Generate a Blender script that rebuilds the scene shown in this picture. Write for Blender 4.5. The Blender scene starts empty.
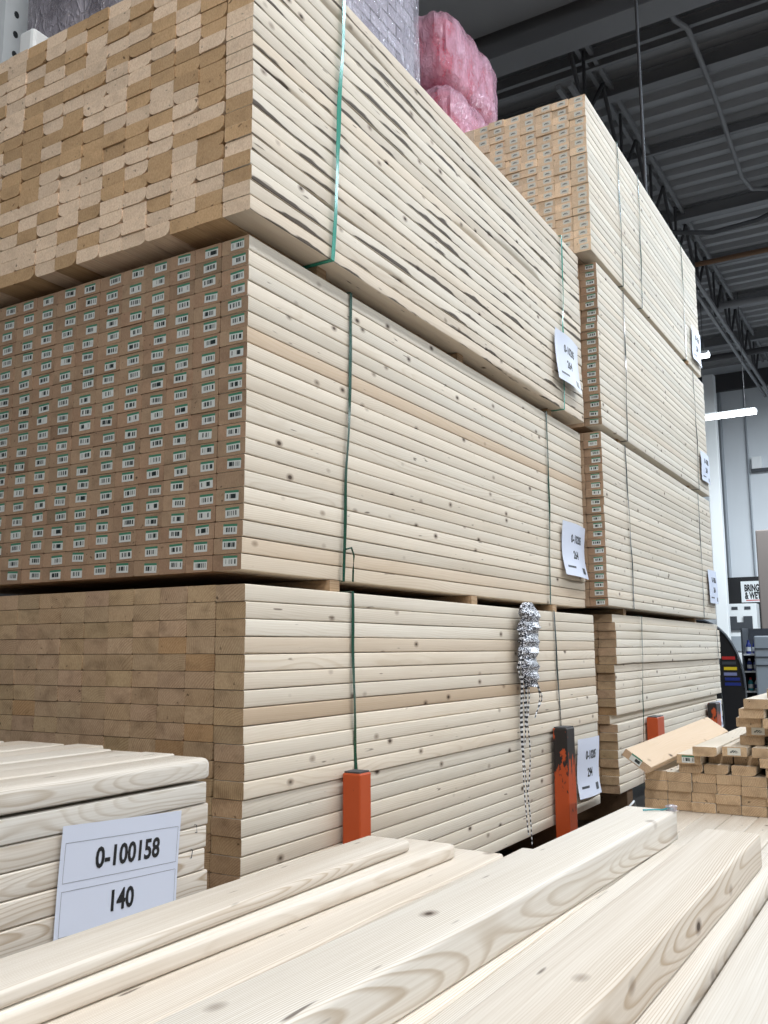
import bpy, math, random
from mathutils import Vector, Matrix
random.seed(7)
SC = bpy.context.scene
COL = SC.collection
R = math.radians

# ------------------------------------------------------------------ camera (measured)
CAM_C = Vector((-1.59894, -1.32779, 0.81799))
ROWS = (Vector((0.51250, -0.85867, -0.00536)), Vector((-0.1259, -0.0813, 0.98871)), Vector((0.84942, 0.5060, 0.1500)))
FPX = 909.17
yaw, pitch, roll = R(30.82994), R(8.62762), R(-0.31052)
fw = Vector((math.cos(yaw)*math.cos(pitch), math.sin(yaw)*math.cos(pitch), math.sin(pitch)))
rt = fw.cross(Vector((0, 0, 1))).normalized()
up = rt.cross(fw)
cr, sr = math.cos(roll), math.sin(roll)
rt, up = cr*rt + sr*up, -sr*rt + cr*up
cam = bpy.data.cameras.new('camera')
cam.sensor_fit = 'VERTICAL'; cam.sensor_height = 36.0; cam.lens = FPX/1024*36.0
cam.clip_start = 0.02; cam.clip_end = 200
camo = bpy.data.objects.new('camera', cam); COL.objects.link(camo)
camo.matrix_world = Matrix(((rt.x, up.x, -fw.x, CAM_C.x), (rt.y, up.y, -fw.y, CAM_C.y), (rt.z, up.z, -fw.z, CAM_C.z), (0, 0, 0, 1)))
SC.camera = camo

def project(p):                       # only used to tell which boards the photo shows (those become things)
    d = Vector(p) - CAM_C
    q = (rt.dot(d), up.dot(d), fw.dot(d))
    if q[2] < 0.05: return (-9999, -9999)
    return (384 + FPX*q[0]/q[2], 512 - FPX*q[1]/q[2])

# ------------------------------------------------------------------ materials
def lin(c):
    return tuple(((v/12.92) if v <= 0.04045 else ((v+0.055)/1.055)**2.4) for v in c)
def rgb(r, g, b): return lin((r/255, g/255, b/255)) + (1.0,)

class NT:
    def __init__(s, name):
        s.m = bpy.data.materials.new(name); s.m.use_nodes = True
        s.t = s.m.node_tree; s.t.nodes.clear()
        s.out = s.n('ShaderNodeOutputMaterial'); s.b = s.n('ShaderNodeBsdfPrincipled')
        s.l(s.b.outputs[0], s.out.inputs[0])
    def n(s, typ, **k):
        n = s.t.nodes.new(typ)
        for a, v in k.items(): setattr(n, a, v)
        return n
    def l(s, a, b): s.t.links.new(a, b)
    def val(s, sock, v):
        if isinstance(v, (int, float, tuple, list)): sock.default_value = v
        else: s.l(v, sock)
    def math(s, op, a, b=0.0, clamp=False):
        n = s.n('ShaderNodeMath', operation=op, use_clamp=clamp)
        s.val(n.inputs[0], a); s.val(n.inputs[1], b); return n.outputs[0]
    def vmath(s, op, a, b=(0, 0, 0)):
        n = s.n('ShaderNodeVectorMath', operation=op)
        s.val(n.inputs[0], a); s.val(n.inputs[1], b); return n.outputs[0]
    def mix(s, f, a, b, bt='MIX'):
        n = s.n('ShaderNodeMix', data_type='RGBA', blend_type=bt)
        s.val(n.inputs[0], f); s.val(n.inputs[6], a); s.val(n.inputs[7], b); return n.outputs[2]
    def noise(s, vec, scale, detail=2.0, rough=0.5, out=0):
        n = s.n('ShaderNodeTexNoise'); s.l(vec, n.inputs['Vector'])
        n.inputs['Scale'].default_value = scale; n.inputs['Detail'].default_value = detail; n.inputs['Roughness'].default_value = rough
        return n.outputs[out]
    def mapr(s, v, a, b, c=0.0, d=1.0, smooth=False):
        n = s.n('ShaderNodeMapRange'); n.clamp = True
        if smooth: n.interpolation_type = 'SMOOTHSTEP'
        s.val(n.inputs[0], v)
        for i, x in enumerate((a, b, c, d)): n.inputs[i+1].default_value = x
        return n.outputs[0]
    def obj(s): return s.n('ShaderNodeTexCoord').outputs['Object']
    def rough(s, v): s.b.inputs['Roughness'].default_value = v
    def bump(s, h, strength=0.3, dist=0.002):
        n = s.n('ShaderNodeBump'); n.inputs['Strength'].default_value = strength; n.inputs['Distance'].default_value = dist
        s.l(h, n.inputs['Height']); s.l(n.outputs[0], s.b.inputs['Normal'])

def plain(name, c, rough=0.5, metal=0.0, emit=None, es=0.0, mottled=0.0, scale=8.0):
    t = NT(name)
    if mottled:
        v = t.noise(t.obj(), scale, 5.0, 0.6)
        f = t.mapr(v, 0.3, 0.7)
        d = tuple(x*(1-mottled) for x in c[:3]) + (1,)
        t.l(t.mix(f, d, c), t.b.inputs['Base Color'])
    else: t.b.inputs['Base Color'].default_value = c
    t.rough(rough); t.b.inputs['Metallic'].default_value = metal
    if emit: t.b.inputs['Emission Color'].default_value = emit; t.b.inputs['Emission Strength'].default_value = es
    return t.m

def wood(name, end, light, late, knot, ring=0.5, spacing=0.0042, bark=0.0, saw=0.0, knots=1.0, dirt=0.3, edge_pith=False):
    """Pine: growth rings about a pith line off the board, so that faces show cathedral grain and ends show arcs."""
    t = NT(name)
    p = t.obj()
    oi = t.n('ShaderNodeObjectInfo')
    wn = t.n('ShaderNodeTexWhiteNoise', noise_dimensions='1D'); t.l(oi.outputs['Random'], wn.inputs['W'])
    off = t.vmath('MULTIPLY', wn.outputs['Color'], (11.0, 7.0, 5.0))
    q = t.vmath('ADD', p, off)
    # rings
    lowv = t.vmath('MULTIPLY', q, (1.6, 6.0, 6.0))
    lown = t.noise(lowv, 1.0, 2.0, 0.5, 1)
    warp = t.vmath('MULTIPLY', t.vmath('SUBTRACT', lown, (0.5, 0.5, 0.5)), (0.0, 0.060, 0.060))
    pith = t.vmath('MULTIPLY', t.vmath('SUBTRACT', wn.outputs['Color'], (0.5, 1.15, 0.95)), (0.0, 0.10, 0.14))
    if edge_pith: pith = t.vmath('MULTIPLY', t.vmath('SUBTRACT', wn.outputs['Color'], (0.5, 1.7, -0.1)), (0.0, 0.055, 0.035))
    rp = t.vmath('MULTIPLY', t.vmath('ADD', t.vmath('SUBTRACT', p, pith), warp), (0.0, 1.0, 1.0))
    ln = t.n('ShaderNodeVectorMath', operation='LENGTH'); t.l(rp, ln.inputs[0])
    ph = t.math('MULTIPLY', ln.outputs['Value'], 1.0/spacing)
    saww = t.math('FRACT', ph)
    rg = t.mapr(saww, 0.45, 0.88, 0.0, 1.0, True)
    rg = t.math('MULTIPLY', rg, t.mapr(saww, 0.88, 1.0, 1.0, 0.0))
    fade = t.mapr(t.noise(t.vmath('MULTIPLY', q, (0.9, 14.0, 14.0)), 1.0, 2.0), 0.35, 0.65, 0.15, 1.0)
    rg = t.math('MULTIPLY', rg, fade)
    # fibres
    fib = t.noise(t.vmath('MULTIPLY', q, (4.0, 420.0, 420.0)), 1.0, 2.0)
    side = t.n('ShaderNodeAttribute', attribute_type='OBJECT', attribute_name='tone').outputs['Fac']
    if end:
        base = t.mix(t.math('MULTIPLY', rg, ring), light, late)
        sp = t.noise(t.vmath('MULTIPLY', q, (1.0, 260.0, 160.0)), 1.0, 3.0, 0.7)
        base = t.mix(t.mapr(sp, 0.35, 0.75, 0.0, 0.55 + saw), base, late)
        pat = t.noise(t.vmath('MULTIPLY', q, (1.0, 18.0, 26.0)), 1.0, 3.0)
        base = t.mix(t.mapr(pat, 0.50, 0.78, 0.0, dirt), base, tuple(x*0.42 for x in late[:3]) + (1,))
        pit = t.noise(t.vmath('MULTIPLY', q, (1.0, 60.0, 75.0)), 1.0, 1.0)
        base = t.mix(t.mapr(pit, 0.71, 0.80, 0.0, 0.8), base, tuple(x*0.22 for x in late[:3]) + (1,))
        base = t.mix(1.0, base, oi.outputs['Color'], 'MULTIPLY')
        t.bump(sp, 0.25, 0.001)
    else:
        base = t.mix(t.math('MULTIPLY', rg, ring), light, late)
        base = t.mix(t.mapr(fib, 0.35, 0.8, 0.0, 0.28), base, late)
        big = t.noise(t.vmath('MULTIPLY', q, (1.1, 9.0, 9.0)), 1.0, 3.0)
        base = t.mix(t.mapr(big, 0.5, 0.8, 0.0, 0.35), base, late)
        # browner boards
        base = t.mix(t.math('MULTIPLY', side, 1.0, True), base, rgb(178, 142, 98), 'MIX')
        # knots
        vo = t.n('ShaderNodeTexVoronoi'); t.l(t.vmath('ADD', t.vmath('MULTIPLY', q, (8.0, 13.0, 13.0)), t.vmath('MULTIPLY', lown, (0.15, 0.3, 0.3))), vo.inputs['Vector'])
        vo.inputs['Scale'].default_value = 1.0
        kd = vo.outputs['Distance']
        base = t.mix(t.mapr(kd, 0.09*knots, 0.15*knots, 0.5, 0.0), base, knot)
        base = t.mix(t.mapr(kd, 0.05*knots, 0.085*knots, 0.92, 0.0), base, tuple(x*0.3 for x in knot[:3]) + (1,))
        vr = t.mapr(oi.outputs['Random'], 0.0, 1.0, 0.84, 1.0); warm = t.mapr(t.math('FRACT', t.math('MULTIPLY', oi.outputs['Random'], 17.0)), 0, 1, 0.94, 1.03)
        cv = t.n('ShaderNodeCombineColor'); t.l(vr, cv.inputs[0]); t.l(t.math('MULTIPLY', vr, t.math('ADD', t.math('MULTIPLY', warm, 0.5), 0.485)), cv.inputs[1]); t.l(t.math('MULTIPLY', vr, warm), cv.inputs[2])
        base = t.mix(1.0, base, cv.outputs[0], 'MULTIPLY')
        # small dark flecks drawn along the grain
        fl = t.noise(t.vmath('MULTIPLY', q, (14.0, 90.0, 90.0)), 1.0, 1.0)
        base = t.mix(t.mapr(fl, 0.745, 0.80, 0.0, 0.75), base, tuple(x*0.45 for x in knot[:3]) + (1,))
        if bark:
            sx = t.n('ShaderNodeSeparateXYZ'); t.l(p, sx.inputs[0])
            bn = t.noise(t.vmath('MULTIPLY', q, (2.2, 0.0, 0.0)), 1.0, 2.0)
            edge = t.math('ADD', t.mapr(bn, 0.48, 0.66, 0.0, 0.015), t.math('MULTIPLY', t.math('SUBTRACT', fl, 0.5), 0.016))
            msk = t.math('MULTIPLY', t.mapr(t.math('SUBTRACT', sx.outputs['Z'], edge), -0.002, 0.002, bark, 0.0), t.math('GREATER_THAN', sx.outputs['Z'], 0.0008))
            base = t.mix(msk, base, rgb(52, 36, 25))
        t.bump(fib, 0.15, 0.0006)
    t.l(base, t.b.inputs['Base Color'])
    t.rough(0.68); t.b.inputs['Specular IOR Level'].default_value = 0.25
    return t.m

M = {}
W_L, W_D, KN = rgb(224, 216, 200), rgb(190, 172, 144), rgb(104, 76, 52)
M['side'] = wood('planed_pine_face', False, W_L, W_D, KN, 0.40)
M['side_bark'] = wood('rough_pine_face', False, W_L, W_D, KN, 0.30, bark=0.9)
M['side_fore'] = wood('clean_pine_face', False, rgb(224, 219, 208), rgb(164, 142, 112), rgb(92, 66, 46), 0.75, spacing=0.0023, knots=0.8, edge_pith=True)
M['end_rough'] = wood('rough_sawn_end', True, rgb(238, 218, 196), rgb(196, 166, 134), KN, 0.35, saw=0.2, dirt=0.25)
M['end_brown'] = wood('weathered_end', True, rgb(190, 164, 138), rgb(154, 126, 100), KN, 0.30, dirt=0.35)
M['end_pale'] = wood('planed_end', True, rgb(198, 174, 144), rgb(150, 120, 90), KN, 0.75, spacing=0.0055, dirt=0.5)
M['concrete'] = plain('polished_concrete', rgb(104, 102, 100), 0.45, mottled=0.2, scale=2.0)
M['orange'] = None
def scraped():
    t = NT('scraped_orange_paint')
    n = t.noise(t.vmath('MULTIPLY', t.obj(), (30, 30, 12)), 1.0, 4.0, 0.6)
    a = t.n('ShaderNodeAttribute', attribute_type='OBJECT', attribute_name='wear').outputs['Fac']
    sz = t.n('ShaderNodeSeparateXYZ'); t.l(t.obj(), sz.inputs[0])
    up_ = t.mapr(sz.outputs['Z'], 0.28, 0.44, 0.05, 0.34)
    f = t.mapr(t.math('ADD', n, t.math('MULTIPLY', a, up_)), 0.66, 0.70)
    t.l(t.mix(f, rgb(178, 72, 26), rgb(30, 25, 24)), t.b.inputs['Base Color']); t.rough(0.5)
    return t.m
M['orange'] = scraped()
M['teal'] = plain('teal_strapping', rgb(44, 140, 118), 0.25)
M['green'] = plain('green_strapping', rgb(22, 66, 48), 0.25)
M['dark'] = plain('dark_strapping', rgb(36, 48, 44), 0.22)
M['paper'] = plain('paper', rgb(208, 213, 228), 0.6)
M['ink'] = plain('ink', rgb(22, 22, 24), 0.6)
M['greyink'] = plain('grey_ink', rgb(120, 122, 128), 0.6)
M['steel'] = plain('galvanised_steel', rgb(216, 222, 226), 0.45, 0.0, mottled=0.12)
M['hole'] = plain('dark_slot', rgb(40, 44, 48), 0.8)
M['deck'] = plain('ceiling_deck_paint', rgb(150, 151, 154), 0.6, mottled=0.08, scale=1.5)
M['beam'] = plain('ceiling_steel_paint', rgb(124, 125, 128), 0.55)
M['beam_d'] = plain('dark_ceiling_steel', rgb(62, 62, 65), 0.6)
M['wall'] = plain('painted_wall', rgb(214, 220, 226), 0.6, mottled=0.05, scale=1.0)
M['white'] = plain('white_paint', rgb(228, 232, 234), 0.45)
M['lamp'] = plain('lamp_diffuser', rgb(250, 250, 250), 0.5, emit=(0.93, 0.97, 1.0, 1), es=9.0)
M['black'] = plain('black_panel', rgb(20, 21, 25), 0.5)
M['grey'] = plain('grey_panel', rgb(150, 158, 166), 0.5)
M['dgrey'] = plain('dark_grey_plastic', rgb(62, 66, 72), 0.5)
M['red'] = plain('red_print', rgb(190, 40, 38), 0.5)
M['yellow'] = plain('yellow_print', rgb(228, 200, 40), 0.5)
M['blue'] = plain('blue_plastic', rgb(36, 52, 130), 0.4)
M['violet'] = plain('pale_blue_print', rgb(130, 136, 178), 0.5)
M['teal_p'] = plain('teal_plastic', rgb(36, 140, 150), 0.4)
M['brownp'] = plain('brown_cabinet', rgb(116, 108, 104), 0.5)

def sticker_mat(name, stripe, kind):
    t = NT(name)
    p = t.obj(); s = t.n('ShaderNodeSeparateXYZ'); t.l(p, s.inputs[0])
    oi = t.n('ShaderNodeObjectInfo')
    y, z = s.outputs['Y'], s.outputs['Z']
    if kind == 'bars':
        c = t.n('ShaderNodeCombineXYZ'); t.l(t.math('MULTIPLY', y, 270.0), c.inputs[0]); t.l(t.math('MULTIPLY', oi.outputs['Random'], 90.0), c.inputs[1])
        n = t.noise(c.outputs[0], 1.0, 1.0)
        bars = t.mapr(n, 0.47, 0.50)
        inz = t.math('MULTIPLY', t.math('GREATER_THAN', z, -0.0068), t.math('LESS_THAN', z, 0.0038))
        iny = t.math('MULTIPLY', t.math('GREATER_THAN', y, -0.0165), t.math('LESS_THAN', y, 0.0150))
        f = t.math('MULTIPLY', t.math('MULTIPLY', inz, iny), bars)
        top = t.math('GREATER_THAN', z, 0.0066)
        b = t.mix(f, rgb(204, 208, 206), rgb(34, 44, 46))
        b = t.mix(top, b, stripe)
    else:
        dist = t.math('ADD', t.math('POWER', t.math('MULTIPLY', y, 78.0), 2.0), t.math('POWER', t.math('MULTIPLY', t.math('ADD', z, 0.004), 120.0), 2.0))
        f = t.math('MULTIPLY', t.math('LESS_THAN', dist, 1.0), t.math('GREATER_THAN', z, -0.0045))
        n = t.noise(t.vmath('MULTIPLY', p, (1, 300, 300)), 1.0, 1.0)
        f = t.math('MULTIPLY', f, t.mapr(n, 0.40, 0.50))
        b = t.mix(f, rgb(206, 205, 196), rgb(52, 62, 60))
    t.l(b, t.b.inputs['Base Color']); t.rough(0.45)
    return t.m
M['sticker'] = sticker_mat('barcode_print', rgb(58, 124, 98), 'bars')
M['stamp'] = sticker_mat('stamp_print', rgb(58, 124, 98), 'stamp')

def film(name, tint, alpha, rough=0.12):
    """Glossy crinkled packing film over what it wraps."""
    t = NT(name)
    p = t.obj()
    n1 = t.noise(t.vmath('MULTIPLY', p, (9, 9, 5)), 1.0, 4.0, 0.65)
    v = t.n('ShaderNodeTexVoronoi', feature='DISTANCE_TO_EDGE'); t.l(t.vmath('ADD', t.vmath('MULTIPLY', p, (7, 7, 4)), t.noise(p, 6.0, 2.0, 0.5, 1)), v.inputs['Vector'])
    t.bump(t.math('ADD', n1, t.mapr(v.outputs['Distance'], 0.0, 0.12, 0.10, 0.0)), 0.8, 0.04)
    t.b.inputs['Base Color'].default_value = tint; t.rough(rough)
    a = t.mapr(n1, 0.35, 0.7, alpha*0.55, min(1.0, alpha*1.5))
    t.l(a, t.b.inputs['Alpha'])
    return t.m
M['film'] = film('clear_packing_film', rgb(206, 202, 214), 0.45)
M['film_pink'] = film('clear_bag_film', rgb(222, 178, 198), 0.62)
def insulation_mat():
    t = NT('pink_insulation')
    n = t.noise(t.vmath('MULTIPLY', t.obj(), (10, 10, 14)), 1.0, 5.0, 0.65)
    t.l(t.mix(t.mapr(n, 0.38, 0.62), rgb(206, 52, 84), rgb(232, 138, 160)), t.b.inputs['Base Color']); t.rough(0.9); t.bump(n, 1.0, 0.04)
    return t.m
M['pink'] = insulation_mat()
def block_mat(name, a, b, sz):
    t = NT(name)
    br = t.n('ShaderNodeTexBrick'); br.inputs['Scale'].default_value = 1.0
    s = t.n('ShaderNodeSeparateXYZ'); t.l(t.obj(), s.inputs[0]); c = t.n('ShaderNodeCombineXYZ')
    t.l(t.math('ADD', s.outputs['X'], s.outputs['Y']), c.inputs[0]); t.l(s.outputs['Z'], c.inputs[1]); t.l(c.outputs[0], br.inputs['Vector'])
    br.inputs['Brick Width'].default_value = sz[0]; br.inputs['Row Height'].default_value = sz[1]; br.inputs['Mortar Size'].default_value = 0.006
    br.inputs['Color1'].default_value = a; br.inputs['Color2'].default_value = b; br.inputs['Mortar'].default_value = rgb(60, 56, 66)
    t.l(br.outputs['Color'], t.b.inputs['Base Color']); t.rough(0.7)
    return t.m
M['packs'] = block_mat('stacked_packs', rgb(188, 182, 194), rgb(140, 132, 148), (0.16, 0.07))
M['packs_d'] = block_mat('stacked_dark_packs', rgb(66, 60, 70), rgb(88, 82, 92), (0.26, 0.075))
def netting_mat():
    t = NT('black_and_white_cord')
    v = t.n('ShaderNodeTexVoronoi'); t.l(t.vmath('MULTIPLY', t.obj(), (150, 150, 230)), v.inputs['Vector'])
    v.inputs['Scale'].default_value = 1.0
    t.l(t.mix(t.mapr(v.outputs['Distance'], 0.42, 0.5), rgb(226, 228, 236), rgb(40, 42, 52)), t.b.inputs['Base Color']); t.rough(0.35)
    return t.m
M['net'] = netting_mat()
def cord_mat():
    t = NT('banded_cord')
    s = t.n('ShaderNodeSeparateXYZ'); t.l(t.obj(), s.inputs[0])
    f = t.math('GREATER_THAN', t.math('FRACT', t.math('MULTIPLY', s.outputs['Z'], 60.0)), 0.5)
    t.l(t.mix(f, rgb(225, 226, 230), rgb(34, 36, 44)), t.b.inputs['Base Color']); t.rough(0.4)
    return t.m
M['cord'] = cord_mat()

# ------------------------------------------------------------------ mesh helpers
class MB:
    def __init__(s): s.v = []; s.f = []; s.mi = []; s.mats = []
    def mat(s, m):
        if m not in s.mats: s.mats.append(m)
        return s.mats.index(m)
    def add(s, vs, fs, m):
        o = len(s.v); i = s.mat(m)
        s.v += [tuple(x) for x in vs]
        for f in fs: s.f.append(tuple(o+k for k in f)); s.mi.append(i)
    def box(s, x0, x1, y0, y1, z0, z1, m):
        s.add([(x0, y0, z0), (x1, y0, z0), (x1, y1, z0), (x0, y1, z0), (x0, y0, z1), (x1, y0, z1), (x1, y1, z1), (x0, y1, z1)],
              [(0, 3, 2, 1), (4, 5, 6, 7), (0, 1, 5, 4), (1, 2, 6, 5), (2, 3, 7, 6), (3, 0, 4, 7)], m)
    def loft(s, rings, m, cap=None, closed=False):
        n = len(rings[0]); vs = [p for r in rings for p in r]; fs = []
        k = len(rings)
        for i in range(k if closed else k-1):
            j = (i+1) % k
            for a in range(n):
                b = (a+1) % n
                fs.append((i*n+a, j*n+a, j*n+b, i*n+b))
        s.add(vs, fs, m)
        if not closed:
            o = len(s.v) - len(vs); ci = s.mat(cap or m)
            s.f.append(tuple(o+a for a in range(n))); s.mi.append(ci)
            s.f.append(tuple(o+(k-1)*n+a for a in reversed(range(n)))); s.mi.append(ci)
    def tube(s, pts, r, m, n=8, radii=None):
        pts = [Vector(p) for p in pts]; rings = []
        ref = Vector((0, 0, 1))
        for i, p in enumerate(pts):
            t = (pts[min(i+1, len(pts)-1)] - pts[max(i-1, 0)]).normalized()
            a = t.cross(ref)
            if a.length < 1e-3: a = t.cross(Vector((1, 0, 0)))
            a.normalize(); b = t.cross(a)
            rr = radii[i] if radii else r
            rings.append([tuple(p + a*rr*math.cos(2*math.pi*k/n) + b*rr*math.sin(2*math.pi*k/n)) for k in range(n)])
        s.loft(rings, m)
    def mesh(s, name, smooth=None):
        me = bpy.data.meshes.new(name); me.from_pydata(s.v, [], s.f)
        for m in s.mats: me.materials.append(m)
        me.polygons.foreach_set('material_index', s.mi)
        import bmesh
        bm = bmesh.new(); bm.from_mesh(me); bmesh.ops.recalc_face_normals(bm, faces=bm.faces); bm.to_mesh(me); bm.free()
        if smooth:
            me.polygons.foreach_set('use_smooth', [True]*len(me.polygons)); me.set_sharp_from_angle(angle=R(smooth))
        me.update(); return me
    def obj(s, name, loc=(0, 0, 0), parent=None, smooth=None):
        return link(name, s.mesh(name, smooth), loc, parent)

def link(name, me, loc=(0, 0, 0), parent=None):
    o = bpy.data.objects.new(name, me); COL.objects.link(o)
    o.location = loc
    if parent: o.parent = parent
    return o
def tag(o, label, cat, group=None):
    o['label'] = label; o['category'] = cat
    if group: o['group'] = group
    return o
def struct(o, label=None):
    o['kind'] = 'structure'
    if label: o['label'] = label
    return o
def bevel(o, w=0.003, seg=2):
    m = o.modifiers.new('bevel', 'BEVEL'); m.width = w; m.segments = seg; m.limit_method = 'ANGLE'
    return o

def profile(w, h, rad, na=4, dy=0.0, dz=0.0):
    """Closed outline (y,z): y=0 is the outer face. rad = ((ry,rz) bottom-outer, bottom-inner, top-inner, top-outer)."""
    out = []
    cs = ((0, 0, 180), (w, 0, 270), (w, h, 0), (0, h, 90))
    for (cy, cz, a0), (ry, rz) in zip(cs, rad):
        oy = cy + (ry if cy == 0 else -ry); oz = cz + (rz if cz == 0 else -rz)
        for k in range(na):
            a = R(a0 + 90*k/(na-1))
            out.append((oy + ry*math.cos(a) + dy, oz + rz*math.sin(a) + dz))
    return out
def sm(x, seed):        # smooth 1-D noise in -1..1
    r = random.Random(seed); s = 0
    for k in range(1, 6): s += r.uniform(-1, 1)*math.sin(x*k*1.7 + r.uniform(0, 6.28))/k**0.6
    return s/2.2
def board(name, L, w, h, rad, side, end, segs=1, radf=None, dyf=None, dzf=None, na=4, end_round=0.0):
    b = MB(); rings = []
    for i in range(segs+1):
        x = L*i/segs
        rr = radf(x) if radf else rad
        pr = profile(w, h, rr, na, dyf(x) if dyf else 0.0, dzf(x) if dzf else 0.0)
        rings.append([(x, y, z) for y, z in pr])
    if end_round:
        c = (sum(p[1] for p in rings[-1])/len(rings[-1]), sum(p[2] for p in rings[-1])/len(rings[-1]))
        for dx, k in ((0.3, 0.03), (0.7, 0.10), (1.0, 0.22)):
            rings.append([(L + dx*end_round, y + (c[0]-y)*min(1, k*end_round/0.04), z + (c[1]-z)*k) for _, y, z in rings[segs]])
    b.loft(rings, side, end)
    return b.mesh(name, 38)
def radii(r): return ((r, r),)*4

ORD = ['', 'first', 'second', 'third', 'fourth', 'fifth', 'sixth', 'seventh', 'eighth', 'ninth', 'tenth', 'eleventh', 'twelfth', 'thirteenth',
       'fourteenth', 'fifteenth', 'sixteenth', 'seventeenth', 'eighteenth', 'nineteenth', 'twentieth', 'twenty-first']

# ------------------------------------------------------------------ bundles
PW, PH, BL = 0.08444, 0.03838, 2.397
BW, BH = 0.0838, 0.0371
NC, NR = 14, 21
STK = {}
def sticker_mesh(kind):
    if kind not in STK:
        b = MB(); b.box(-0.0004, 0.0, -0.0205, 0.0205, -0.0118, 0.0118, M[kind]); STK[kind] = b.mesh('barcode_sticker')
    return STK[kind]
def bend_variants(name, L, kinds, side, end):
    return [board(name, L, BW, BH, k, side, end) for k in kinds]
s4 = (0.003, 0.003)
TIGHT = [(s4,)*4, ((0.002, 0.002),)*4, ((0.004, 0.004), s4, s4, s4)]
WANE = [(s4,)*4, (s4,)*4, ((0.020, 0.014), s4, s4, s4), (s4, (0.018, 0.016), s4, s4), ((0.022, 0.017), (0.016, 0.012), s4, s4),
        ((0.012, 0.010), (0.026, 0.019), s4, s4), (s4, s4, (0.016, 0.010), s4), ((0.024, 0.020), s4, s4, (0.006, 0.006)), ((0.008, 0.008),)*4]

def bundle(name, org, seed, inner, outer_fn, tints, visible, label_in, label_out, cat, group, side, end, sticker=None, jit=0.004, tones=None, skip=(), maxcol=NC, sgroup=None, rows=NR,
           zwave=0.0, stuff_name='stacked_boards', stuff_label='', outset=None, absent=None):
    rnd = random.Random(seed)
    meshes = bend_variants(name, BL, inner, M[end], M[end])  # inner sides take the darker end wood: shade of the gaps painted in
    rest = MB()
    for r in range(rows):
        for c in range(maxcol):
            x = org[0] + rnd.uniform(-jit, jit); y = org[1] + c*PW + rnd.uniform(-0.0002, 0.0002); z = org[2] + r*PH
            if absent and absent(r, c): continue
            tint = tints(rnd, r, c); ch = rnd.random(); so = (rnd.uniform(-0.006, 0.006), rnd.uniform(-0.003, 0.003), rnd.uniform(-0.03, 0.03)); sk = rnd.random()
            if outset: y_off, x_off = outset(r, c)
            else: y_off, x_off = 0, 0
            px, py = project((x, y + BW/2, z + BH/2))
            if c > 0 and not visible(px, py, r, c):
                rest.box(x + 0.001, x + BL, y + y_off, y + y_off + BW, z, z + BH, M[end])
                continue
            if c == 0:
                o = link(name, outer_fn(r, rnd), (x + x_off, y + y_off, z))
            else:
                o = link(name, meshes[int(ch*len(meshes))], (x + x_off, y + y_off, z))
            o.color = tint
            o['tone'] = float((tones or {}).get(r, 0.0)) if c == 0 else 0.0
            tag(o, (label_out if c == 0 else label_in)(r, c, tint), cat, group)
            if sticker and (r, c) not in skip:
                yc = BW*0.40 + so[0]
                st = link('barcode_sticker' if sticker == 'sticker' else 'stamped_label', sticker_mesh(sticker), (-0.0001, yc, BH*0.52 + so[1]), o)
                st.rotation_euler = (so[2]*1.5, 0, 0)
    if rest.v:
        o = rest.obj(stuff_name); o['kind'] = 'stuff'; o['label'] = stuff_label
        tag(o, stuff_label, 'boards')

def straight_outer(name, side, end, seed, yj=0.0012, wj=0.0, rw=0.0, wane=0.0, segs=24, sub=None):
    def f(r, rnd):
        s = seed*100 + r
        def radf(x):
            k = 0.003
            wb = max(0.0, sm(x*1.3, s) - 0.35)*wane if wane else 0.0
            wt = max(0.0, sm(x*1.1, s+50) - 0.5)*wane*0.7 if wane else 0.0
            return ((k + min(0.030, wb*1.2), k + min(0.026, wb)), (k, k), (k, k), (k + min(0.02, wt), k + min(0.010, wt*0.6)))
        return board(name, BL, BW, BH - 0.0006*rnd.random(), None, M[side], M[end], segs, radf,
                     lambda x: yj*sm(x*0.9, s+7) - yj, lambda x: wj*sm(x*0.8, seed*31) + 0.0)
    return f

inframe = lambda px, py: -14 < px < 790 and -14 < py < 1040
def dark_or_pale(t): return 'tan' if t[0] < 0.85 else 'pale'
# top front bundle: rough ends, wane, wavy rows
def t_tint(rnd, r, c):
    k = rnd.random()
    if k < 0.42: a = rnd.uniform(0.60, 0.78); return (a*1.04, a*0.88, a*0.66, 1)
    a = rnd.uniform(0.92, 1.12); return (a, a*0.98, a*0.96, 1)
bundle('rough_board', (-0.0396, -0.0324, 1.8424), 11, WANE, straight_outer('rough_board', 'side_bark', 'end_rough', 11, 0.004, 0.0015, wane=0.08, segs=48), t_tint,
       lambda px, py, r, c: inframe(px, py),
       lambda r, c, t: f"{dark_or_pale(t)} plain board end in topmost front bundle, {ORD[r+1]} row up, {ORD[c+1]} column from corner",
       lambda r, c, t: f"corner board of topmost front bundle, {ORD[r+1]} row up, rough long side facing the aisle",
       'board', 'rough boards of the topmost front bundle', 'side_bark', 'end_rough', jit=0.0025, tones={0: 0.15, 12: 0.1},
       stuff_label='rest of the boards at the far side of the topmost front bundle', absent=lambda r, c: c >= 4 and r >= 19)
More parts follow.
